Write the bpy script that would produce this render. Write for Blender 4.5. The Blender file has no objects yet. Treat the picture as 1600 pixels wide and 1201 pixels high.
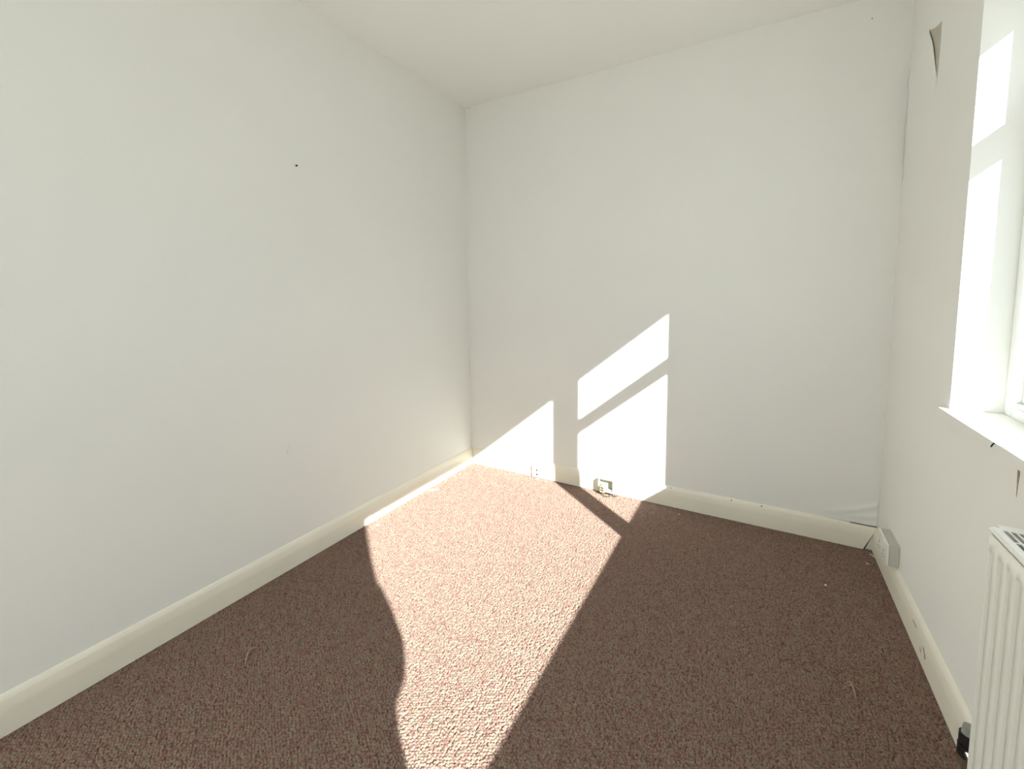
import bpy, bmesh, math, random
import numpy as np
from mathutils import Vector, Matrix

random.seed(7)
scene = bpy.context.scene
COL = scene.collection

# ------------------------------------------------------------------ camera
F_PX, PPX, PPY = 676.02, 800.94, 526.03            # calibrated on the 1600 x 1201 frame
cam_d = bpy.data.cameras.new('camera')
cam_d.sensor_fit = 'HORIZONTAL'
cam_d.sensor_width = 36.0
cam_d.lens = F_PX / 1600 * 36.0
cam_d.shift_x = (800.0 - PPX) / 1600
cam_d.shift_y = -(600.5 - PPY) / 1600
cam_d.clip_start = 0.02
cam = bpy.data.objects.new('camera', cam_d)
COL.objects.link(cam)
right = Vector((0.8680, 0.4964, -0.0098))
down = Vector((0.0371, -0.0846, -0.9957))
fwd = Vector((-0.4951, 0.8640, -0.0918))
m = Matrix((right, -down, -fwd)).transposed().to_4x4()
m.translation = (1.7683, -2.4799, 1.1839)
cam.matrix_world = m
scene.camera = cam

# ------------------------------------------------------------------ light
SUN_DIR = Vector((-0.94, 0.722, -0.755)).normalized()
world = bpy.data.worlds.new('sky')
scene.world = world
world.use_nodes = True
bg = world.node_tree.nodes['Background']
bg.inputs['Color'].default_value = (0.90, 0.955, 1.0, 1)
bg.inputs['Strength'].default_value = 1.55
sun_d = bpy.data.lights.new('sun', 'SUN')
sun_d.energy = 16.0
sun_d.color = (0.965, 1.0, 0.965)
sun_d.angle = math.radians(0.53)
sun = bpy.data.objects.new('sun', sun_d)
COL.objects.link(sun)
sun.rotation_euler = SUN_DIR.to_track_quat('-Z', 'Y').to_euler()
sun.location = (6, -5, 5)
portal_d = bpy.data.lights.new('window_portal', 'AREA')   # sampling guide for the sky only
portal_d.shape = 'RECTANGLE'
portal_d.size = 2.10
portal_d.size_y = 1.17
portal_d.cycles.is_portal = True
portal = bpy.data.objects.new('window_portal', portal_d)
COL.objects.link(portal)
portal.matrix_world = Matrix(((0, 0, 1, 2.46), (1, 0, 0, -1.80), (0, 1, 0, 1.42), (0, 0, 0, 1)))
portal2_d = bpy.data.lights.new('fill_door_portal', 'AREA')  # sky sampling guide for the added fill-light door
portal2_d.shape = 'RECTANGLE'
portal2_d.size = 1.34
portal2_d.size_y = 2.0
portal2_d.cycles.is_portal = True
portal2 = bpy.data.objects.new('fill_door_portal', portal2_d)
COL.objects.link(portal2)
portal2.matrix_world = Matrix(((1, 0, 0, 0.81), (0, 0, -1, -3.76), (0, 1, 0, 1.10), (0, 0, 0, 1)))
scene.view_settings.view_transform = 'Standard'
scene.view_settings.look = 'None'
scene.view_settings.exposure = 0.40
scene.view_settings.gamma = 1.0
scene.view_settings.use_curve_mapping = False
scene.cycles.max_bounces = 9
scene.cycles.diffuse_bounces = 7
scene.cycles.glossy_bounces = 4
scene.cycles.transparent_max_bounces = 9
scene.cycles.sample_clamp_indirect = 0.0
scene.cycles.caustics_reflective = False
scene.cycles.caustics_refractive = False

# ------------------------------------------------------------------ materials
def new_mat(name):
    mt = bpy.data.materials.new(name)
    mt.use_nodes = True
    nt = mt.node_tree
    return mt, nt, nt.nodes['Principled BSDF'], nt.nodes, nt.links

def obj_coord(ns):
    g = ns.new('ShaderNodeNewGeometry')
    return g.outputs['Position']

def paint(name, col, rough=0.6, var=0.02, vscale=2.0, bump=0.0, bscale=300.0, spec=0.4, tint=None):
    mt, nt, b, ns, lk = new_mat(name)
    pos = obj_coord(ns)
    n = ns.new('ShaderNodeTexNoise'); n.inputs['Scale'].default_value = vscale
    n.inputs['Detail'].default_value = 4.0
    lk.new(pos, n.inputs['Vector'])
    r = ns.new('ShaderNodeValToRGB')
    lo = tint if tint else [c * (1 - var) for c in col]
    hi = [min(1, c * (1 + var)) for c in col]
    r.color_ramp.elements[0].position = 0.3
    r.color_ramp.elements[0].color = (*lo, 1)
    r.color_ramp.elements[1].position = 0.7
    r.color_ramp.elements[1].color = (*hi, 1)
    lk.new(n.outputs['Fac'], r.inputs['Fac'])
    lk.new(r.outputs['Color'], b.inputs['Base Color'])
    b.inputs['Roughness'].default_value = rough
    b.inputs['Specular IOR Level'].default_value = spec
    if bump:
        n2 = ns.new('ShaderNodeTexNoise'); n2.inputs['Scale'].default_value = bscale
        n2.inputs['Detail'].default_value = 3.0
        lk.new(pos, n2.inputs['Vector'])
        bp = ns.new('ShaderNodeBump'); bp.inputs['Strength'].default_value = bump
        bp.inputs['Distance'].default_value = 0.001
        lk.new(n2.outputs['Fac'], bp.inputs['Height'])
        lk.new(bp.outputs['Normal'], b.inputs['Normal'])
    return mt

M = {}
M['wall'] = paint('wall_emulsion', (0.858, 0.856, 0.826), 0.75, 0.012, 1.6, 0.35, 160, 0.25)
M['ceiling'] = paint('ceiling_emulsion', (0.92, 0.922, 0.90), 0.85, 0.008, 1.3, 0.15, 120, 0.2)
M['reveal'] = M['wall']
M['skirting'] = paint('aged_cream_gloss', (0.86, 0.825, 0.715), 0.32, 0.03, 5.0, 0.12, 60, 0.5)
M['frame'] = paint('white_frame_paint', (0.82, 0.83, 0.81), 0.35, 0.015, 4.0, 0.05, 80, 0.5)
M['sill'] = paint('white_sill_gloss', (0.84, 0.84, 0.81), 0.35, 0.02, 5.0, 0.08, 60, 0.5)
M['radiator'] = paint('radiator_enamel', (0.80, 0.79, 0.74), 0.35, 0.01, 3.0, 0.0, 60, 0.5)
M['plastic'] = paint('white_plastic', (0.80, 0.79, 0.74), 0.4, 0.015, 20.0, 0.0, 60, 0.5)
M['box_plastic'] = paint('dull_white_plastic', (0.56, 0.55, 0.50), 0.5, 0.03, 25.0)
M['cream_plastic'] = paint('cream_plastic', (0.66, 0.58, 0.30), 0.4, 0.02, 30.0)
M['grey_plastic_and_shade'] = paint('grey_plastic_and_shade', (0.30, 0.30, 0.28), 0.45, 0.02, 30.0)
M['dark'] = paint('dark_gap', (0.012, 0.010, 0.008), 0.8, 0.1, 30.0)
M['black_plastic'] = paint('black_plastic', (0.012, 0.010, 0.011), 0.45, 0.1, 30.0)
M['plaster'] = paint('bare_plaster', (0.60, 0.52, 0.42), 0.9, 0.12, 60.0, 0.3, 300)
M['old_paper'] = paint('old_wall_lining', (0.73, 0.70, 0.63), 0.9, 0.03, 30.0)
M['lining_shade'] = paint('bare_lining_with_shade', (0.52, 0.49, 0.42), 0.9, 0.05, 40.0)
M['brown_dirt'] = paint('brown_crack', (0.30, 0.24, 0.17), 0.9, 0.3, 150.0)
M['flake'] = paint('white_plaster_flake', (0.85, 0.83, 0.76), 0.8, 0.04, 80.0)
M['thread'] = paint('tan_thread', (0.33, 0.22, 0.16), 0.9, 0.15, 200.0)
M['pencil'] = paint('grey_scuff', (0.58, 0.58, 0.55), 0.9, 0.1, 200.0)
M['shadow_curtain'] = paint('shadow_curtain_cloth', (0.62, 0.58, 0.50), 0.9, 0.06, 40.0, 0.3, 400)
M['outside'] = paint('pale_paving', (0.29, 0.285, 0.27), 0.9, 0.15, 1.5)
M['fin'] = paint('bare_steel_fin', (0.05, 0.05, 0.05), 0.6, 0.1, 30.0)

mt, nt, b, ns, lk = new_mat('chrome')
b.inputs['Base Color'].default_value = (0.82, 0.82, 0.80, 1)
b.inputs['Metallic'].default_value = 1.0
b.inputs['Roughness'].default_value = 0.15
M['chrome'] = mt

mt, nt, b, ns, lk = new_mat('window_glass')
ns.remove(b)
out = [n for n in ns if n.type == 'OUTPUT_MATERIAL'][0]
tr = ns.new('ShaderNodeBsdfTransparent'); tr.inputs['Color'].default_value = (0.96, 0.975, 0.97, 1)
gl = ns.new('ShaderNodeBsdfGlossy'); gl.inputs['Roughness'].default_value = 0.02
mx = ns.new('ShaderNodeMixShader')
mx.inputs['Fac'].default_value = 0.05
lk.new(tr.outputs['BSDF'], mx.inputs[1]); lk.new(gl.outputs['BSDF'], mx.inputs[2])
lk.new(mx.outputs['Shader'], out.inputs['Surface'])
M['glass'] = mt

def carpet_material():
    mt, nt, b, ns, lk = new_mat('brown_loop_carpet')
    pos = obj_coord(ns)
    fib = ns.new('ShaderNodeTexNoise'); fib.inputs['Scale'].default_value = 420.0
    fib.inputs['Detail'].default_value = 3.0
    lk.new(pos, fib.inputs['Vector'])
    bp = ns.new('ShaderNodeBump'); bp.inputs['Strength'].default_value = 0.7
    bp.inputs['Distance'].default_value = 0.002
    lk.new(fib.outputs['Fac'], bp.inputs['Height']); lk.new(bp.outputs['Normal'], b.inputs['Normal'])
    # yarn colours: centimetre patches of red-brown, olive and mauve, with finer flecks
    vo = ns.new('ShaderNodeTexNoise'); vo.inputs['Scale'].default_value = 34.0
    vo.inputs['Detail'].default_value = 4.0; vo.inputs['Roughness'].default_value = 0.72
    lk.new(pos, vo.inputs['Vector'])
    r = ns.new('ShaderNodeValToRGB')
    e = r.color_ramp.elements
    e[0].position, e[0].color = CARPET[0][0], (*CARPET[0][1], 1)
    e[1].position, e[1].color = CARPET[-1][0], (*CARPET[-1][1], 1)
    for p_, c_ in CARPET[1:-1]:
        q = e.new(p_); q.color = (*c_, 1)
    lk.new(vo.outputs['Fac'], r.inputs['Fac'])
    fl = ns.new('ShaderNodeTexNoise'); fl.inputs['Scale'].default_value = 190.0
    fl.inputs['Detail'].default_value = 2.0
    lk.new(pos, fl.inputs['Vector'])
    fr_ = ns.new('ShaderNodeMapRange')
    fr_.inputs['From Min'].default_value = 0.34; fr_.inputs['From Max'].default_value = 0.52
    lk.new(fl.outputs['Fac'], fr_.inputs['Value'])
    mxc = ns.new('ShaderNodeMix'); mxc.data_type = 'RGBA'
    mxc.inputs['A'].default_value = (0.150, 0.074, 0.058, 1)          # dark flecks in the yarn
    lk.new(fr_.outputs['Result'], mxc.inputs['Factor'])
    lk.new(r.outputs['Color'], mxc.inputs['B'])
    lk.new(mxc.outputs['Result'], b.inputs['Base Color'])
    b.inputs['Roughness'].default_value = 0.95
    b.inputs['Specular IOR Level'].default_value = 0.1
    return mt
CARPET = [(0.30, (0.225, 0.140, 0.135)), (0.42, (0.295, 0.181, 0.151)), (0.5, (0.292, 0.208, 0.170)),
          (0.58, (0.272, 0.214, 0.160)), (0.70, (0.345, 0.252, 0.215))]
M['carpet'] = carpet_material()

# ------------------------------------------------------------------ mesh helpers
def link_mesh(name, bm, mat, parent=None, smooth=False):
    me = bpy.data.meshes.new(name)
    bmesh.ops.recalc_face_normals(bm, faces=bm.faces)
    bm.to_mesh(me); bm.free()
    me.materials.append(M[mat] if isinstance(mat, str) else mat)
    if smooth:
        for p in me.polygons: p.use_smooth = True
    o = bpy.data.objects.new(name, me)
    COL.objects.link(o)
    if parent is not None:
        o.parent = parent
        o.matrix_parent_inverse = parent.matrix_world.inverted()
    return o

def box(bm, x0, x1, y0, y1, z0, z1, bevel=0.0):
    vs = [bm.verts.new((x, y, z)) for x in (x0, x1) for y in (y0, y1) for z in (z0, z1)]
    fs = []
    for f in ((0, 1, 3, 2), (4, 6, 7, 5), (0, 4, 5, 1), (2, 3, 7, 6), (0, 2, 6, 4), (1, 5, 7, 3)):
        fs.append(bm.faces.new([vs[i] for i in f]))
    if bevel:
        es = list({e for f in fs for e in f.edges})
        bmesh.ops.bevel(bm, geom=es, offset=bevel, segments=2, profile=0.6, affect='EDGES')
    return vs

def boxo(name, mat, dims, parent=None, bevel=0.0):
    bm = bmesh.new(); box(bm, *dims, bevel=bevel)
    return link_mesh(name, bm, mat, parent)

def cyl(bm, a, c, r0, r1=None, n=16, cap=True):
    a, c = Vector(a), Vector(c)
    r1 = r0 if r1 is None else r1
    d = (c - a).normalized()
    u = d.orthogonal().normalized(); v = d.cross(u)
    A = [bm.verts.new(a + (u * math.cos(t) + v * math.sin(t)) * r0) for t in [2 * math.pi * i / n for i in range(n)]]
    B = [bm.verts.new(c + (u * math.cos(t) + v * math.sin(t)) * r1) for t in [2 * math.pi * i / n for i in range(n)]]
    for i in range(n):
        bm.faces.new((A[i], A[(i + 1) % n], B[(i + 1) % n], B[i]))
    if cap:
        bm.faces.new(A[::-1]); bm.faces.new(B)

def tube(bm, pts, r, n=8):
    rings = []
    pts = [Vector(p) for p in pts]
    for i, p in enumerate(pts):
        d = (pts[min(i + 1, len(pts) - 1)] - pts[max(i - 1, 0)]).normalized()
        u = d.cross(Vector((0, 0, 1)))
        if u.length < 1e-4: u = d.cross(Vector((1, 0, 0)))
        u.normalize(); v = d.cross(u)
        rr = r[i] if isinstance(r, (list, tuple)) else r
        rings.append([bm.verts.new(p + (u * math.cos(t) + v * math.sin(t)) * rr) for t in [2 * math.pi * k / n for k in range(n)]])
    for a, c in zip(rings, rings[1:]):
        for k in range(n):
            bm.faces.new((a[k], a[(k + 1) % n], c[(k + 1) % n], c[k]))
    bm.faces.new(rings[0][::-1]); bm.faces.new(rings[-1])

def prism(bm, poly, axis, lo, hi):
    """extrude a 2-D polygon along axis (0 x, 1 y, 2 z); lo / hi may be lists for slanted ends"""
    def pt(p, t):
        q = list(p); q.insert(axis, t); return q
    L = lo if isinstance(lo, (list, tuple)) else [lo] * len(poly)
    Hh = hi if isinstance(hi, (list, tuple)) else [hi] * len(poly)
    A = [bm.verts.new(pt(p, l)) for p, l in zip(poly, L)]
    B = [bm.verts.new(pt(p, h)) for p, h in zip(poly, Hh)]
    n = len(poly)
    for i in range(n):
        bm.faces.new((A[i], A[(i + 1) % n], B[(i + 1) % n], B[i]))
    bm.faces.new(A[::-1]); bm.faces.new(B)

def tag(o, label=None, cat=None, group=None, kind=None):
    if label: o['label'] = label
    if cat: o['category'] = cat
    if group: o['group'] = group
    if kind: o['kind'] = kind
    return o

def thing(name, label, cat, loc, group=None):
    o = bpy.data.objects.new(name, None)
    COL.objects.link(o)
    o.empty_display_size = 0.05
    o.location = loc
    bpy.context.view_layer.update()
    return tag(o, label, cat, group)

# ------------------------------------------------------------------ room shell
W, YN, H = 2.2723, -3.60, 2.45          # right wall, wall behind the camera, ceiling
T = 0.163                               # window wall thickness
XO = W + T
WY0, WY1 = -2.88, -0.725                # window opening along the wall
WZ0, WZ1 = 0.810, 2.006                 # opening from under the sill board to the head

def struct(o, label, cat):
    return tag(o, label, cat, kind='structure')

def carpet_floor():
    """one mesh: looped carpet relief over the part in view, flat carpet behind it, slab underneath"""
    rng = np.random.default_rng(5)
    x0, x1, y0, y1, step = 0.0, W, -2.62, 0.0, 0.0023
    nx, ny = int((x1 - x0) / step) + 1, int((y1 - y0) / step) + 1
    gx, gy = np.meshgrid(np.linspace(x0, x1, nx), np.linspace(y0, y1, ny), indexing='ij')
    gx, gy = gx.ravel(), gy.ravel()
    P = 0.0092
    ax, ay = 0.86 * P, 0.51 * P                       # staggered loop lattice
    wob = 0.0022 * np.sin(gx * 31 + 2 * np.sin(gy * 23)) + 0.0018 * np.sin(gy * 47 + gx * 19)
    px, py = gx + wob, gy + 0.7 * wob[::-1]
    u = px / (2 * ax) + py / (2 * ay)
    v = -px / (2 * ax) + py / (2 * ay)
    iu, iv = np.floor(u).astype(np.int64), np.floor(v).astype(np.int64)
    NJ = 1024
    ju, jv, jh = rng.uniform(-.20, .20, (NJ, NJ)), rng.uniform(-.20, .20, (NJ, NJ)), rng.uniform(-1, 1, (NJ, NJ))
    best = np.full(u.shape, 9.0); bh = np.zeros(u.shape)
    for du in (-1, 0, 1, 2):
        for dv in (-1, 0, 1, 2):
            a_, b_ = iu + du, iv + dv
            cu, cv = a_ + ju[a_ % NJ, b_ % NJ], b_ + jv[a_ % NJ, b_ % NJ]
            ex, ey = (u - cu - (v - cv)) * ax, (u - cu + (v - cv)) * ay
            d = np.sqrt((ex * 0.95) ** 2 + (ey * 1.12) ** 2)
            k = d < best
            best[k] = d[k]; bh[k] = jh[a_[k] % NJ, b_[k] % NJ]
    t = np.clip(best / (0.57 * P), 0, 1.15)
    z = 0.0008 + 0.0009 * bh - 0.0070 * t ** 2.6
    # carpet is tucked down against the baseboards
    verts = [np.stack([gx, gy, z], 1)]
    idx = np.arange(nx * ny).reshape(nx, ny)
    quads = [np.stack([idx[:-1, :-1], idx[1:, :-1], idx[1:, 1:], idx[:-1, 1:]], -1).reshape(-1, 4)]
    def slab(bx0, bx1, by0, by1, bz0, bz1):
        n0 = sum(len(q) for q in verts)
        verts.append(np.array([(x, y, zz) for x in (bx0, bx1) for y in (by0, by1) for zz in (bz0, bz1)]))
        quads.append(np.array(((0, 1, 3, 2), (4, 6, 7, 5), (0, 4, 5, 1), (2, 3, 7, 6), (0, 2, 6, 4), (1, 5, 7, 3))) + n0)
    slab(-0.15, XO, YN - 0.15, 0.15, -0.12, -0.0140)
    slab(0.0, W, YN, y0, -0.0140, -0.001)
    V, Q = np.concatenate(verts).astype(np.float32), np.concatenate(quads).astype(np.int32)
    me = bpy.data.meshes.new('floor')
    me.vertices.add(len(V)); me.vertices.foreach_set('co', V.ravel())
    me.loops.add(Q.size); me.loops.foreach_set('vertex_index', Q.ravel())
    me.polygons.add(len(Q)); me.polygons.foreach_set('loop_start', np.arange(0, Q.size, 4, dtype=np.int32))
    sm = np.zeros(len(Q), dtype=bool); sm[:len(quads[0])] = True
    me.polygons.foreach_set('use_smooth', sm)
    me.update(calc_edges=True); me.validate()
    me.materials.append(M['carpet'])
    o = bpy.data.objects.new('floor', me); COL.objects.link(o)
    return o
struct(carpet_floor(), 'dark brown loop pile carpet covering the whole floor', 'floor')
bm = bmesh.new()
vs = box(bm, -0.15, XO, YN - 0.15, 0.15, 2.40, 2.62)
for v in vs:
    if v.co.z < 2.5:
        v.co.z = H - 0.0034 * v.co.y - 0.0021 * v.co.x
struct(link_mesh('ceiling', bm, 'ceiling'), 'plain off-white painted ceiling', 'ceiling')
struct(boxo('wall_left', 'wall', (-0.15, 0.0, YN, 0.0, 0.0, 2.52)), 'long off-white wall on the left with a single nail', 'wall')
struct(boxo('wall_back', 'wall', (-0.15, XO, 0.0, 0.15, 0.0, 2.52)), 'off-white end wall crossed by the window light', 'wall')
DX0, DX1, DZ1 = 0.10, 1.52, 2.15         # glazed door added behind the viewpoint for fill light
bm = bmesh.new()
box(bm, -0.15, DX0, YN - 0.15, YN, 0.0, 2.52)
box(bm, DX1, XO, YN - 0.15, YN, 0.0, 2.52)
box(bm, DX0, DX1, YN - 0.15, YN, DZ1, 2.52)
struct(link_mesh('wall_front', bm, 'wall'), 'off-white wall behind the viewpoint', 'wall')
bm = bmesh.new()
box(bm, W, XO, WY1, 0.0, 0.0, 2.52)
box(bm, W, XO, YN, WY0, 0.0, 2.52)
box(bm, W, XO, WY0, WY1, 0.0, WZ0)
box(bm, W, XO, WY0, WY1, WZ1, 2.52)
wall_right = struct(link_mesh('wall_right', bm, 'wall'), 'off-white window wall on the right with a deep reveal', 'wall')

# baseboards with a rounded moulded top
BT, BH = 0.016, 0.113
PROF = [(0.0, 0.0), (BT, 0.0), (BT, 0.066), (BT - 0.0006, 0.074), (BT - 0.0018, 0.082), (BT - 0.0032, 0.090), (BT - 0.0050, 0.098),
        (BT - 0.0080, 0.105), (BT - 0.0115, 0.1105), (0.001, BH), (0.0, BH)]
bm = bmesh.new()
prism(bm, [(d, z) for d, z in PROF], 1, [YN] * len(PROF), [-d for d, z in PROF])
bb_left = struct(link_mesh('baseboard_left', bm, 'skirting'), 'cream gloss baseboard along the left wall', 'baseboard')
bm = bmesh.new()
prism(bm, [(-d, z) for d, z in PROF], 0, [d for d, z in PROF],
      [2.2225 + 0.046 * z / BH for d, z in PROF])
bb_back = struct(link_mesh('baseboard_back', bm, 'skirting'), 'cream gloss baseboard along the end wall, open joint at right', 'baseboard')
bm = bmesh.new()
prism(bm, [(W - d, z) for d, z in PROF], 1, YN, -0.0005)
bb_right = struct(link_mesh('baseboard_right', bm, 'skirting'), 'chipped cream baseboard running under the window', 'baseboard')

# open joint in the corner and the slit above the baseboard end
bm = bmesh.new()
prism(bm, [(2.2225, 0.001), (2.2563, 0.001), (2.2563, 0.078)], 1, -0.004, -0.0005)
link_mesh('joint_gap', bm, 'dark', bb_back)
bm = bmesh.new()
prism(bm, [(2.170, 0.1128), (2.2685, 0.1128), (2.2685, 0.1166), (2.22, 0.1146)], 1, -0.0072, -0.0004)
link_mesh('top_gap', bm, 'dark', bb_back)
bm = bmesh.new()
prism(bm, [(2.232, 0.0008), (2.2563, 0.0008), (2.2563, 0.074), (2.252, 0.060)], 1, -0.0085, -0.0045)
link_mesh('filler', bm, 'old_paper', bb_back)

# chips on the right baseboard
for pts in ([(-0.722, 0.063), (-0.735, 0.064), (-0.752, 0.052), (-0.757, 0.044), (-0.750, 0.046), (-0.738, 0.055)],
            [(-0.700, 0.046), (-0.712, 0.040), (-0.716, 0.033), (-0.706, 0.038)],
            [(-0.742, 0.045), (-0.749, 0.042), (-0.750, 0.037), (-0.744, 0.040)],
            [(-0.615, 0.080), (-0.640, 0.0795), (-0.660, 0.078), (-0.640, 0.0775)]):
    bm = bmesh.new()
    prism(bm, pts, 0, W - BT - 0.0006, W - BT + 0.001)
    link_mesh('paint_chip', bm, 'brown_dirt', bb_right)

# scuffs on the left wall
wl = bpy.data.objects['wall_left']
for y, z, dy, dz in ((-1.381, 0.521, 0.0012, 0.013), (-1.374, 0.543, 0.0025, 0.0025), (-1.369, 0.517, 0.004, 0.0015),
                     (-1.533, 1.248, 0.0015, 0.0015)):
    bm = bmesh.new()
    prism(bm, [(y - dy, z), (y, z - dz), (y + dy, z), (y, z + dz)], 0, -0.0005, 0.0004)
    link_mesh('scuff', bm, 'pencil', wl)
wb = bpy.data.objects['wall_back']
for x, z, s in ((2.137, 2.355, 0.0028), (0.0249, 2.443, 0.003)):
    bm = bmesh.new()
    prism(bm, [(x - s, z), (x, z - 1.5 * s), (x + s, z), (x, z + 1.5 * s)], 1, -0.0005, 0.0005)
    link_mesh('scuff', bm, 'brown_dirt', wb)

# creased wallpaper low in the right corner of the end wall
bm = bmesh.new()
NX, NZ = 36, 20
grid = []
def fold_h(u, v):
    # u 0..1 towards the corner, v 0..1 upwards
    ridge1 = math.exp(-((v - (0.18 + 0.62 * u ** 1.6)) / 0.10) ** 2) * min(1, u * 1.6) * 0.0065
    ridge2 = math.exp(-((v - (0.05 + 0.32 * u)) / 0.10) ** 2) * min(1, max(0, u - 0.25) * 2) * 0.0045
    pouch = 0.005 * u * max(0, 1 - v / (0.25 + 0.6 * u)) if v < 0.25 + 0.6 * u else 0
    edge = min(1, u / 0.15) * min(1, (1 - v) / 0.2) * min(1, (1 - u) / 0.04 + 0.25)
    return (ridge1 + ridge2 + pouch) * edge
for i in range(NX + 1):
    row = []
    for j in range(NZ + 1):
        u, v = i / NX, j / NZ
        row.append(bm.verts.new((2.03 + 0.2415 * u, -0.0003 - fold_h(u, v), BH + 0.002 + 0.13 * v)))
    grid.append(row)
for i in range(NX):
    for j in range(NZ):
        bm.faces.new((grid[i][j], grid[i + 1][j], grid[i + 1][j + 1], grid[i][j + 1]))
link_mesh('wallpaper_crease', bm, 'wall', wb, smooth=True)

# peeling wallpaper flap high on the window wall, next to the corner
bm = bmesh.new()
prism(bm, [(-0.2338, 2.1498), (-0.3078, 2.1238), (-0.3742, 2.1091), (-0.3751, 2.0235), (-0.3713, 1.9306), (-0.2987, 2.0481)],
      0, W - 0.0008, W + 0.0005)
link_mesh('bare_plaster', bm, 'lining_shade', wall_right)  # exposed layer, coloured darker to carry the shade in the tear
bm = bmesh.new()
rows = [  # (left y, right y, z, lift left, lift right)
    (-0.240, -0.250, 2.140, 0.003, 0.003), (-0.208, -0.268, 2.118, 0.006, 0.005), (-0.140, -0.290, 2.096, 0.009, 0.006),
    (-0.074, -0.305, 2.078, 0.014, 0.006), (-0.044, -0.322, 2.048, 0.014, 0.0055), (-0.046, -0.338, 2.008, 0.009, 0.005),
    (-0.036, -0.355, 1.963, 0.008, 0.003), (-0.028, -0.368, 1.925, 0.007, 0.0006), (-0.016, -0.372, 1.870, 0.005, -0.0012),
    (-0.008, -0.372, 1.800, 0.003, -0.0014), (-0.004, -0.372, 1.700, 0.0010, -0.0016), (-0.002, -0.372, 1.60, -0.0014, -0.0016)]
gr = []
K = 10
for yl, yr, z, ll, lr in rows:
    gr.append([bm.verts.new((W - (ll + (lr - ll) * k / K), yl + (yr - yl) * k / K, z + 0.012 * math.sin(k / K * 3) * (z > 1.95))) for k in range(K + 1)])
for a, c in zip(gr, gr[1:]):
    for k in range(K):
        bm.faces.new((a[k], a[k + 1], c[k + 1], c[k]))
flap = link_mesh('wallpaper_flap', bm, 'wall', wall_right, smooth=True)
tag(flap, 'peeling wallpaper flap beside the corner')
sm = flap.modifiers.new('thickness', 'SOLIDIFY'); sm.thickness = 0.0006; sm.offset = 1
bm = bmesh.new()
prism(bm, [(-0.325, 2.1195), (-0.350, 2.1140), (-0.3745, 2.1110), (-0.3745, 2.090), (-0.352, 2.102)], 0, W - 0.0018, W)
link_mesh('torn_edge', bm, 'plaster', wall_right)
# crack under the sill
bm = bmesh.new()
prism(bm, [(-1.133, 0.800), (-1.141, 0.800), (-1.1425, 0.785), (-1.1395, 0.765), (-1.1380, 0.735), (-1.1365, 0.76), (-1.1345, 0.78)],
      0, W - 0.0010, W)
link_mesh('crack', bm, 'brown_dirt', wall_right)

# ------------------------------------------------------------------ window
FX0, FX1 = 2.385, 2.435            # frame depth
FW = 0.040
OY0, OY1 = WY0 + FW, WY1 - FW      # clear opening
ZS = 0.836                         # sill top
OZ0, OZ1 = ZS + FW, WZ1 - FW
MY0, MY1 = -1.350, -1.2400         # mullion
TZ0, TZ1 = 1.6300, 1.6880          # transom
win = bpy.data.objects.new('window_1', None); COL.objects.link(win)
win.location = (FX0, WY1, ZS); bpy.context.view_layer.update()
struct(win, 'white framed window with a small top light and a wide pane', 'window')
boxo('jamb', 'frame', (FX0, FX1, OY1, WY1, ZS, WZ1), win, 0.003)
boxo('jamb', 'frame', (FX0, FX1, WY0, OY0, ZS, WZ1), win, 0.003)
boxo('head_rail', 'frame', (FX0, FX1, OY0, OY1, OZ1, WZ1), win, 0.003)
boxo('bottom_rail', 'frame', (FX0, FX1, OY0, OY1, ZS, OZ0), win, 0.003)
boxo('mullion', 'frame', (FX0, FX1, MY0, MY1, OZ0, OZ1), win, 0.003)
boxo('transom', 'frame', (FX0, FX1, MY1, OY1, TZ0, TZ1), win, 0.003)
def glazed(y0, y1, z0, z1):
    pane = boxo('pane', 'glass', (2.4160, 2.4165, y0 - 0.002, y1 + 0.002, z0 - 0.002, z1 + 0.002), win)
    bd = 0.011
    bm = bmesh.new()
    for d in ((y0, y0 + bd, z0, z1), (y1 - bd, y1, z0, z1), (y0 + bd, y1 - bd, z0, z0 + bd), (y0 + bd, y1 - bd, z1 - bd, z1)):
        box(bm, 2.404, 2.415, *d, bevel=0.003)
    link_mesh('glazing_bead', bm, 'frame', pane)
glazed(MY1, OY1, OZ0, TZ0)
glazed(MY1, OY1, TZ1, OZ1)
glazed(OY0, MY0, OZ0, OZ1)
# casement stay lying along the bottom rail of the small light
bm = bmesh.new()
tube(bm, [(2.3815, -0.782, 0.858), (2.381, -0.795, 0.860), (2.381, -0.90, 0.860), (2.3815, -0.985, 0.860)], [0.004, 0.0075, 0.0075, 0.005], 10)
st = link_mesh('casement_stay', bm, 'frame', win, smooth=True)
tag(st, 'cream painted stay on the bottom rail')
# sill board with nosing
bm = bmesh.new()
box(bm, 2.2515, FX0 + 0.03, WY0, WY1, 0.811, ZS)
box(bm, 2.2515, W - 0.0002, WY1, WY1 + 0.022, 0.811, ZS)
box(bm, 2.2515, W - 0.0002, WY0 - 0.03, WY0, 0.811, ZS)
sill = link_mesh('trim_1', bm, 'sill')
struct(sill, 'white gloss window sill board with a thin nosing', 'window sill')
bm = bmesh.new()
prism(bm, [(-1.062, 0.8245), (-1.073, 0.8350), (-1.084, 0.8358), (-1.074, 0.831), (-1.066, 0.822), (-1.061, 0.820)], 0, 2.2507, 2.2535)
link_mesh('paint_chip', bm, 'dark', sill)

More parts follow.
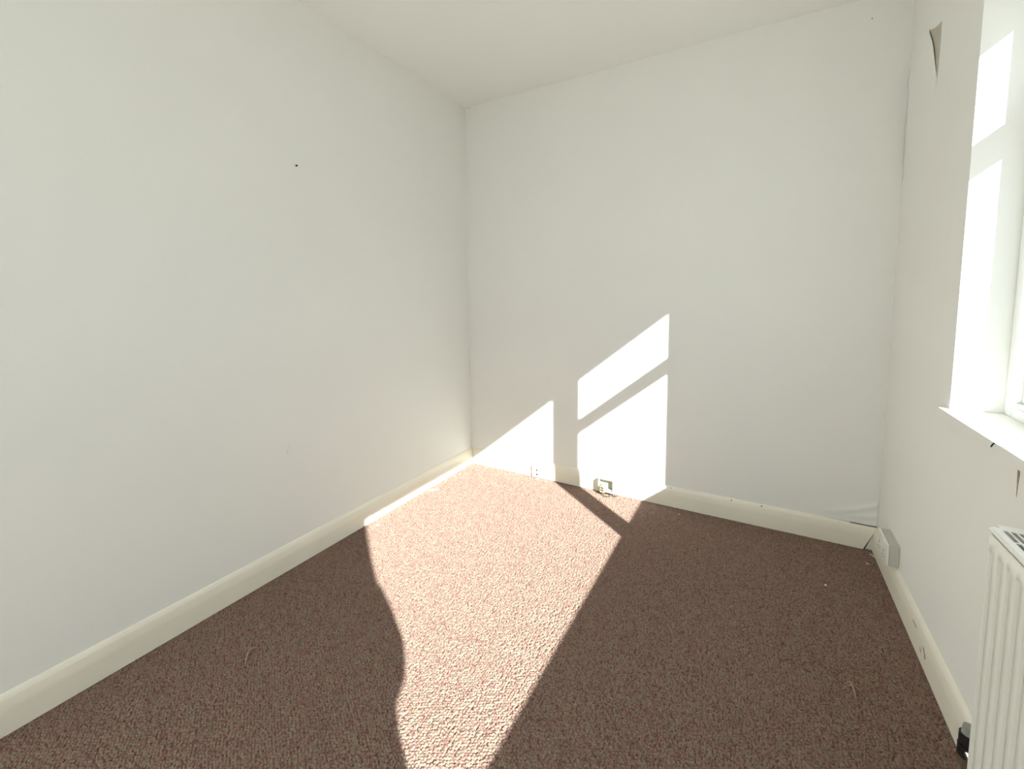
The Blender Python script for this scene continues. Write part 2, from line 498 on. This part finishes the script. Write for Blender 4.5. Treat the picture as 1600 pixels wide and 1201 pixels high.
# unseen glazed door added to let in fill light
dr = bpy.data.objects.new('fill_door_1', None); COL.objects.link(dr)
dr.location = ((DX0 + DX1) / 2, YN - 0.1, 0); bpy.context.view_layer.update()
struct(dr, 'white framed glazed door added for fill light behind the viewpoint', 'door')
boxo('stile', 'frame', (DX0, DX0 + 0.06, YN - 0.13, YN - 0.08, 0.0, DZ1), dr, 0.003)
boxo('stile', 'frame', (DX1 - 0.06, DX1, YN - 0.13, YN - 0.08, 0.0, DZ1), dr, 0.003)
boxo('top_rail', 'frame', (DX0 + 0.06, DX1 - 0.06, YN - 0.13, YN - 0.08, DZ1 - 0.06, DZ1), dr, 0.003)
boxo('bottom_rail', 'frame', (DX0 + 0.06, DX1 - 0.06, YN - 0.13, YN - 0.08, 0.0, 0.10), dr, 0.003)
boxo('pane', 'glass', (DX0 + 0.058, DX1 - 0.058, YN - 0.106, YN - 0.104, 0.098, DZ1 - 0.058), dr)
# ground outside
struct(boxo('ground', 'outside', (-12, 14, -16, 8, -0.75, -0.55)), 'pale paving around the outside of the room', 'ground')

# ------------------------------------------------------------------ radiator
RX, RY, RZ0, RZ1 = 2.160, -1.352, 0.140, 0.740
RL = 1.2
rad = thing('radiator', 'white fluted panel radiator under the window sill', 'radiator', (RX + 0.04, RY - RL / 2, RZ0))
bm = bmesh.new()
PIT = 0.0333
ys, ds = [], []
y = 0.0
ys.append(0.0); ds.append(0.006)        # rolled end
ys.append(0.004); ds.append(0.0)
n_fl = int((RL - 0.02) / PIT)
for i in range(n_fl):
    b0 = 0.0065 + i * PIT
    for dy, dd in ((0.000, 0.0), (0.0015, 0.0020), (0.0026, 0.0150), (0.0150, 0.0150), (0.0161, 0.0020), (0.0176, 0.0)):
        ys.append(b0 + dy); ds.append(dd)
ys.append(RL - 0.004); ds.append(0.0)
ys.append(RL); ds.append(0.006)
zs = [(RZ0, 0.0, 0.006), (RZ0 + 0.004, 0.0, 0.0), (RZ0 + 0.034, 0.0, 0.0), (RZ0 + 0.043, 0.5, 0.0), (RZ0 + 0.052, 1.0, 0.0),
      (RZ1 - 0.054, 1.0, 0.0), (RZ1 - 0.046, 0.5, 0.0), (RZ1 - 0.038, 0.0, 0.0), (RZ1 - 0.015, 0.0, 0.0), (RZ1 - 0.011, 0.0, 0.003)]
gr = []
for z, fac, extra in zs:
    row = []
    for i, (yy, dd) in enumerate(zip(ys, ds)):
        endp = i in (0, len(ys) - 1)
        row.append(bm.verts.new((RX + (dd if endp else dd * fac) + extra, RY - yy, z)))
    gr.append(row)
for a, c in zip(gr, gr[1:]):
    for k in range(len(ys) - 1):
        bm.faces.new((a[k], a[k + 1], c[k + 1], c[k]))
# return edge all round
for row in (gr[0], gr[-1]):
    back = [bm.verts.new((RX + 0.015, v.co.y, v.co.z)) for v in row]
    for k in range(len(row) - 1):
        bm.faces.new((row[k], row[k + 1], back[k + 1], back[k]))
fp = link_mesh('front_panel', bm, 'radiator', rad, smooth=True)
fp.modifiers.new('edges', 'EDGE_SPLIT').split_angle = math.radians(50)
boxo('back_panel', 'radiator', (2.226, 2.236, RY - RL, RY, RZ0, RZ1 - 0.012), rad, 0.003)
boxo('side_panel', 'radiator', (RX + 0.004, 2.238, RY - 0.001, RY + 0.0015, RZ0 + 0.03, RZ1 - 0.004), rad)
boxo('side_panel', 'radiator', (RX + 0.004, 2.238, RY - RL - 0.0015, RY - RL + 0.001, RZ0 + 0.03, RZ1 - 0.004), rad)
bm = bmesh.new()
for i in range(48):
    yy = RY - 0.02 - i * 0.0246
    box(bm, RX + 0.016, 2.222, yy - 0.0006, yy + 0.0006, RZ0 + 0.04, RZ1 - 0.03)
link_mesh('convector_fins', bm, 'fin', rad)
# top grille: folded front lip, end strips, bars with open slots
bm = bmesh.new()
GZ = RZ1
prism(bm, [(RX + 0.0015, GZ - 0.0065), (RX + 0.0015, GZ - 0.004), (RX + 0.006, GZ), (RX + 0.0165, GZ), (RX + 0.0165, GZ - 0.0015), (RX + 0.0065, GZ - 0.0015), (RX + 0.0030, GZ - 0.0045), (RX + 0.0030, GZ - 0.0065)],
      1, RY - RL - 0.002, RY + 0.006)
for i in range(4):
    x0 = RX + 0.0165 + 0.0072 + i * 0.0101
    box(bm, x0, x0 + 0.0029, RY - RL, RY - 0.003, GZ - 0.0015, GZ)
box(bm, RX + 0.0165 + 0.0072 + 4 * 0.0101, 2.2395, RY - RL - 0.002, RY + 0.0015, GZ - 0.0015, GZ)
nrow = int(RL / 0.048)
for i in range(nrow + 1):
    yy = RY - 0.001 - i * 0.048
    box(bm, RX + 0.0165, 2.2255, yy - 0.0035, yy + (0.0225 if i == 0 else 0.0005), GZ - 0.0016, GZ - 0.0001)
link_mesh('top_grille', bm, 'radiator', rad)
# valve at the far bottom corner
VX, VY = 2.2065, -1.2155
bm = bmesh.new(); cyl(bm, (VX, VY, 0.150), (VX, VY, 0.176), 0.0165, n=20); cyl(bm, (VX, VY, 0.178), (VX, VY, 0.203), 0.0155, n=20)
val = link_mesh('valve_body', bm, 'black_plastic', rad)
bm = bmesh.new(); cyl(bm, (VX, VY, 0.203), (VX, VY, 0.222), 0.0120, 0.0100, n=20)
link_mesh('valve_cap', bm, 'grey_plastic_and_shade', val)
bm = bmesh.new(); cyl(bm, (VX, VY, 0.128), (VX, VY, 0.150), 0.0145, 0.0145, n=6)
link_mesh('valve_nut', bm, 'chrome', val)
bm = bmesh.new(); cyl(bm, (VX, VY, 0.0), (VX, VY, 0.130), 0.0075, n=14)
link_mesh('pipe', bm, 'chrome', rad)
bm = bmesh.new(); cyl(bm, (VX, VY, 0.165), (VX, RY - 0.01, 0.165), 0.0095, n=14)
link_mesh('valve_tail', bm, 'chrome', rad)
for yb in (RY - 0.2, RY - RL + 0.2):
    boxo('wall_bracket', 'radiator', (2.236, W - 0.0005, yb - 0.015, yb + 0.015, 0.25, 0.66), rad)

# ------------------------------------------------------------------ sockets
# double socket on its surface box, window wall
SY0, SY1, SZ0, SZ1, SX = -0.357, -0.209, 0.119, 0.203, 2.2315
so = thing('double_socket', 'white surface-mounted double socket box low in the corner by the window wall', 'socket', (W, (SY0 + SY1) / 2, SZ0))
boxo('pattress_box', 'box_plastic', (SX + 0.010, W - 0.0003, SY0, SY1, SZ0, SZ1), so, 0.002)
fpz = boxo('faceplate', 'plastic', (SX, SX + 0.0098, SY0 + 0.0005, SY1 - 0.0005, SZ0 + 0.0005, SZ1 - 0.0005), so, 0.003)
for yy in (-0.247, -0.319):
    boxo('rocker_switch', 'plastic', (SX - 0.0025, SX + 0.001, yy - 0.008, yy + 0.008, 0.176, 0.194), fpz, 0.001)
    bm = bmesh.new()
    box(bm, SX - 0.0004, SX + 0.001, yy - 0.002, yy + 0.002, 0.157, 0.166)
    box(bm, SX - 0.0004, SX + 0.001, yy - 0.0145, yy - 0.0085, 0.139, 0.143)
    box(bm, SX - 0.0004, SX + 0.001, yy + 0.0085, yy + 0.0145, 0.139, 0.143)
    link_mesh('pin_holes', bm, 'dark', fpz)

# flat plate with two dark screw holes on the end wall baseboard
pl = thing('socket_plate', 'small white socket plate with two dark holes on the end baseboard', 'socket', (0.54, -BT, 0.003))
fpl = boxo('faceplate', 'plastic', (0.500, 0.582, -BT - 0.013, -BT - 0.0002, 0.003, 0.079), pl, 0.002)
boxo('shutter_panel', 'plastic', (0.520, 0.556, -BT - 0.0150, -BT - 0.0125, 0.010, 0.072), fpl, 0.0008)
for zz in (0.0545, 0.0265):
    bm = bmesh.new(); cyl(bm, (0.5375, -BT - 0.0154, zz), (0.5375, -BT - 0.012, zz), 0.0064, n=12)
    link_mesh('screw_hole', bm, 'dark', fpl)

# open surface box with a cream connector
jb = thing('junction_box', 'open white junction box with cream connector on the end baseboard', 'junction box', (1.003, -BT, 0.018))
JX0, JX1, JY, JZ0, JZ1 = 0.960, 1.050, -0.050, 0.017, 0.096
bm = bmesh.new()
wt = 0.0035
box(bm, JX0, JX0 + wt, JY, -BT - 0.0003, JZ0, JZ1)
box(bm, JX1 - wt, JX1, JY, -BT - 0.0003, JZ0, JZ1)
box(bm, JX0 + wt, JX1 - wt, JY, -BT - 0.0003, JZ1 - wt, JZ1)
box(bm, JX0 + wt, JX1 - wt, JY, -BT - 0.0003, JZ0, JZ0 + wt)
link_mesh('box_body', bm, 'plastic', jb)
boxo('shade_grey_back_plate', 'grey_plastic_and_shade', (JX0 + wt, JX1 - wt, -BT - 0.008, -BT - 0.0003, JZ0 + wt, JZ1 - wt), jb)  # grey colour stands in for the shadow inside the open box
bm = bmesh.new()
prism(bm, [(JX0 + 0.016, 0.019), (JX0 + 0.044, 0.019), (JX0 + 0.044, 0.052), (JX0 + 0.036, 0.062), (JX0 + 0.022, 0.062), (JX0 + 0.016, 0.054)],
      1, -0.066, -BT - 0.012)
con = link_mesh('connector', bm, 'cream_plastic', jb)
for zz in (0.046, 0.032):
    bm = bmesh.new()
    prism(bm, [(JX0 + 0.019, zz - 0.002), (JX0 + 0.037, zz - 0.006), (JX0 + 0.037, zz + 0.002), (JX0 + 0.019, zz + 0.006)], 1, -0.0666, -0.064)
    link_mesh('slot', bm, 'dark', con)
boxo('terminal_strip', 'grey_plastic_and_shade', (JX0 + 0.048, JX1 - 0.008, -0.046, -0.030, 0.0205, 0.034), jb, 0.001)
bm = bmesh.new()
tube(bm, [(1.036, -0.040, 0.026), (1.046, -0.054, 0.014), (1.056, -0.056, 0.005), (1.068, -0.052, 0.0035), (1.075, -0.048, 0.010), (1.076, -0.046, 0.020),
          (1.070, -0.045, 0.027), (1.063, -0.046, 0.024), (1.060, -0.050, 0.014), (1.063, -0.054, 0.005)], 0.0015, 6)
link_mesh('wire_loop', bm, 'black_plastic', jb, smooth=True)
bm = bmesh.new()
tube(bm, [(0.985, -0.060, 0.016), (1.000, -0.072, 0.003), (1.018, -0.070, 0.0025), (1.036, -0.064, 0.003), (1.040, -0.055, 0.015)], 0.0018, 6)
link_mesh('wire', bm, 'black_plastic', jb, smooth=True)

# ------------------------------------------------------------------ nails
bm = bmesh.new()
cyl(bm, (-0.004, -1.2665, 1.7585), (0.011, -1.269, 1.7560), 0.0016, n=10)
nail = thing('nail', 'dark nail sticking out of the bare left wall', 'nail', (0, -1.2665, 1.757))
link_mesh('shank', bm, 'black_plastic', nail)
bm = bmesh.new(); cyl(bm, (0.0105, -1.269, 1.7561), (0.0125, -1.2693, 1.7558), 0.0042, n=14)
link_mesh('head', bm, 'black_plastic', nail)

TACKS = [(1.07, 0.1075, 'dark tack on the end baseboard just above the junction box', 0.0022),
         (1.3689, 0.106, 'dark tack on the end baseboard at the right edge of the sunlight', 0.0027),
         (1.6723, 0.1045, 'dark tack on the shaded end baseboard, middle of the three right of the sunlight', 0.0034),
         (1.8103, 0.1055, 'dark tack on the end baseboard nearest the window wall', 0.0034)]
for x, z, lab, r in TACKS:
    bm = bmesh.new()
    d = 0.0075
    cyl(bm, (x, -0.002, z), (x, -d, z), r * 0.5, n=8)
    cyl(bm, (x, -d, z), (x, -d - 0.0018, z), r, r * 0.7, n=12)
    tag(link_mesh('tack', bm, 'brown_dirt' if r < 0.0024 else 'black_plastic'), lab, 'tack', 'tacks along the top of the end baseboard')

# ------------------------------------------------------------------ bits lying on the carpet
def flake(x, y, rx, ry, label, mat='flake', h=0.004, n=9, spikes=0.35, name='plaster_flake', group='bits of plaster on the carpet', rot=0.0):
    bm = bmesh.new()
    pts = []
    for i in range(n):
        a = 2 * math.pi * i / n
        k = 1 + random.uniform(-spikes, spikes)
        px, py = rx * k * math.cos(a), ry * k * math.sin(a)
        pts.append((x + px * math.cos(rot) - py * math.sin(rot), y + px * math.sin(rot) + py * math.cos(rot)))
    lo = [bm.verts.new((px, py, 0.0005)) for px, py in pts]
    hi = [bm.verts.new((x + (px - x) * 0.8, y + (py - y) * 0.8, h * random.uniform(0.7, 1.2))) for px, py in pts]
    top = bm.verts.new((x, y, h * 1.3))
    for i in range(n):
        j = (i + 1) % n
        bm.faces.new((lo[i], lo[j], hi[j], hi[i])); bm.faces.new((hi[i], hi[j], top))
    bm.faces.new(lo[::-1])
    return tag(link_mesh(name, bm, mat), label, 'debris', group)

# star shaped splinter of plaster near the left baseboard
bm = bmesh.new()
star = [(0.0, -0.030), (0.008, -0.008), (0.026, -0.002), (0.030, 0.010), (0.040, 0.016), (0.020, 0.014), (0.010, 0.012), (0.004, 0.026),
        (-0.002, 0.012), (-0.018, 0.018), (-0.026, 0.010), (-0.010, 0.002), (-0.006, -0.010)]
ca, sa = 0.868, 0.4964
pts = [(0.054 + px * ca * 0.62 + py * 0.4951 * 0.8, -0.498 + px * sa * 0.62 + py * 0.864 * 0.8) for px, py in star]
lo = [bm.verts.new((a, c, 0.0006)) for a, c in pts]
hi = [bm.verts.new((a, c, 0.004 + 0.003 * (i % 2))) for i, (a, c) in enumerate(pts)]
for i in range(len(pts)):
    j = (i + 1) % len(pts)
    bm.faces.new((lo[i], lo[j], hi[j], hi[i]))
bm.faces.new(hi); bm.faces.new(lo[::-1])
tag(link_mesh('plaster_flake', bm, 'flake'), 'star-shaped white plaster splinter in the sunlight by the left baseboard', 'debris', 'bits of plaster on the carpet')
flake(0.0712, -0.957, 0.011, 0.006, 'white plaster flake at the left baseboard where the sunlight ends', rot=0.5)
flake(0.040, -0.262, 0.008, 0.005, 'tiny white flake by the left baseboard, second from the corner', h=0.003)
flake(0.060, -0.226, 0.007, 0.004, 'tiny white flake by the left baseboard, nearest the corner', h=0.003)
flake(0.547, -0.045, 0.010, 0.005, 'white crumb of plaster directly under the small socket plate', rot=0.3)
flake(0.612, -0.047, 0.006, 0.003, 'faint pale crumb just right of the small socket plate', h=0.003)
flake(2.0403, -0.4061, 0.0042, 0.0035, 'pale crumb alone on the dark carpet left of the double socket')
flake(2.2188, -0.147, 0.007, 0.0045, 'pinkish crumb on the carpet in front of the right corner', mat='plaster')
flake(2.1115, -0.4895, 0.007, 0.005, 'dull tan crumb on the shaded carpet, left of a close pair', mat='thread')
flake(2.1277, -0.4725, 0.007, 0.005, 'dull tan crumb on the shaded carpet, right of a close pair', mat='thread')
flake(1.4259, -0.0872, 0.0032, 0.0028, 'pale speck on the carpet just right of the sunlit triangle', h=0.003)
bm = bmesh.new()
tube(bm, [(2.240, -0.055, 0.003), (2.250, -0.066, 0.005), (2.256, -0.082, 0.003)], [0.0012, 0.002, 0.0012], 6)
tag(link_mesh('plaster_sliver', bm, 'flake'), 'thin curved white sliver in the corner under the double socket', 'debris')

def thread(name, pts, r, label):
    bm = bmesh.new(); tube(bm, pts, r, 7)
    return tag(link_mesh(name, bm, 'thread', smooth=True), label, 'thread')
thread('carpet_thread', [(0.3538, -1.785, 0.001), (0.338, -1.772, 0.005), (0.322, -1.758, 0.008), (0.3155, -1.742, 0.008), (0.322, -1.727, 0.003)],
       [0.002, 0.0035, 0.0038, 0.0035, 0.002], 'curved tan pulled thread on the dark carpet by the left wall')
tf = thing('carpet_tuft', 'frayed tan tuft on the dark carpet near the radiator', 'thread', (2.05, -0.95, 0))
for k, pts in enumerate(([(2.040, -0.915, 0.002), (2.050, -0.925, 0.007), (2.052, -0.950, 0.009), (2.0535, -0.978, 0.002)],
                         [(2.034, -0.930, 0.002), (2.044, -0.922, 0.006), (2.056, -0.920, 0.006), (2.066, -0.928, 0.002)],
                         [(2.036, -0.938, 0.002), (2.046, -0.934, 0.007), (2.060, -0.932, 0.006), (2.070, -0.940, 0.002)])):
    bm = bmesh.new(); tube(bm, pts, [0.0015, 0.0028, 0.0028, 0.0012], 6)
    link_mesh('strand', bm, 'thread', tf, smooth=True)

# ------------------------------------------------------------------ unseen cloth and rod added to cast the wavy shadow edge on the floor
EDGE = [(2.10, -2.680), (1.90, -2.678), (1.741, -2.674), (1.58, -2.662), (1.43, -2.648), (1.385, -2.628), (1.30, -2.604), (1.175, -2.5805), (1.12, -2.590),
        (1.085, -2.604), (1.065, -2.630), (1.052, -2.652), (0.992, -2.656), (0.931, -2.648), (0.80, -2.64), (0.60, -2.65), (0.32, -2.66)]
bm = bmesh.new()
gr = []
NK = 44
for z, ye in EDGE:
    row = []
    for k in range(NK + 1):
        u = k / NK
        yy = ye + (-3.06 - ye) * u
        row.append(bm.verts.new((2.195 + 0.022 * math.sin(u * 2 * math.pi * 5.0) * min(1, u * 8), yy, z)))
    gr.append(row)
for a, c in zip(gr, gr[1:]):
    for k in range(NK):
        bm.faces.new((a[k], a[k + 1], c[k + 1], c[k]))
cur = thing('shadow_curtain', 'cream cloth added at the near end of the window to shape the floor shadow', 'shadow_curtain', (2.195, -2.86, 0.32))
cl = link_mesh('cloth', bm, 'shadow_curtain', cur, smooth=True)
so_ = cl.modifiers.new('thickness', 'SOLIDIFY'); so_.thickness = 0.003; so_.offset = 0
bm = bmesh.new(); cyl(bm, (2.195, -2.60, 2.115), (2.195, -3.15, 2.115), 0.010, n=14)
cyl(bm, (2.195, -2.60, 2.115), (2.195, -2.575, 2.115), 0.018, 0.014, n=14)
box(bm, 2.195, W, -2.665, -2.645, 2.105, 2.125); box(bm, 2.195, W, -3.11, -3.09, 2.105, 2.125)
tag(link_mesh('shadow_curtain_rod', bm, 'frame'), 'short white rod added to carry the shadow-casting cloth', 'curtain rod')
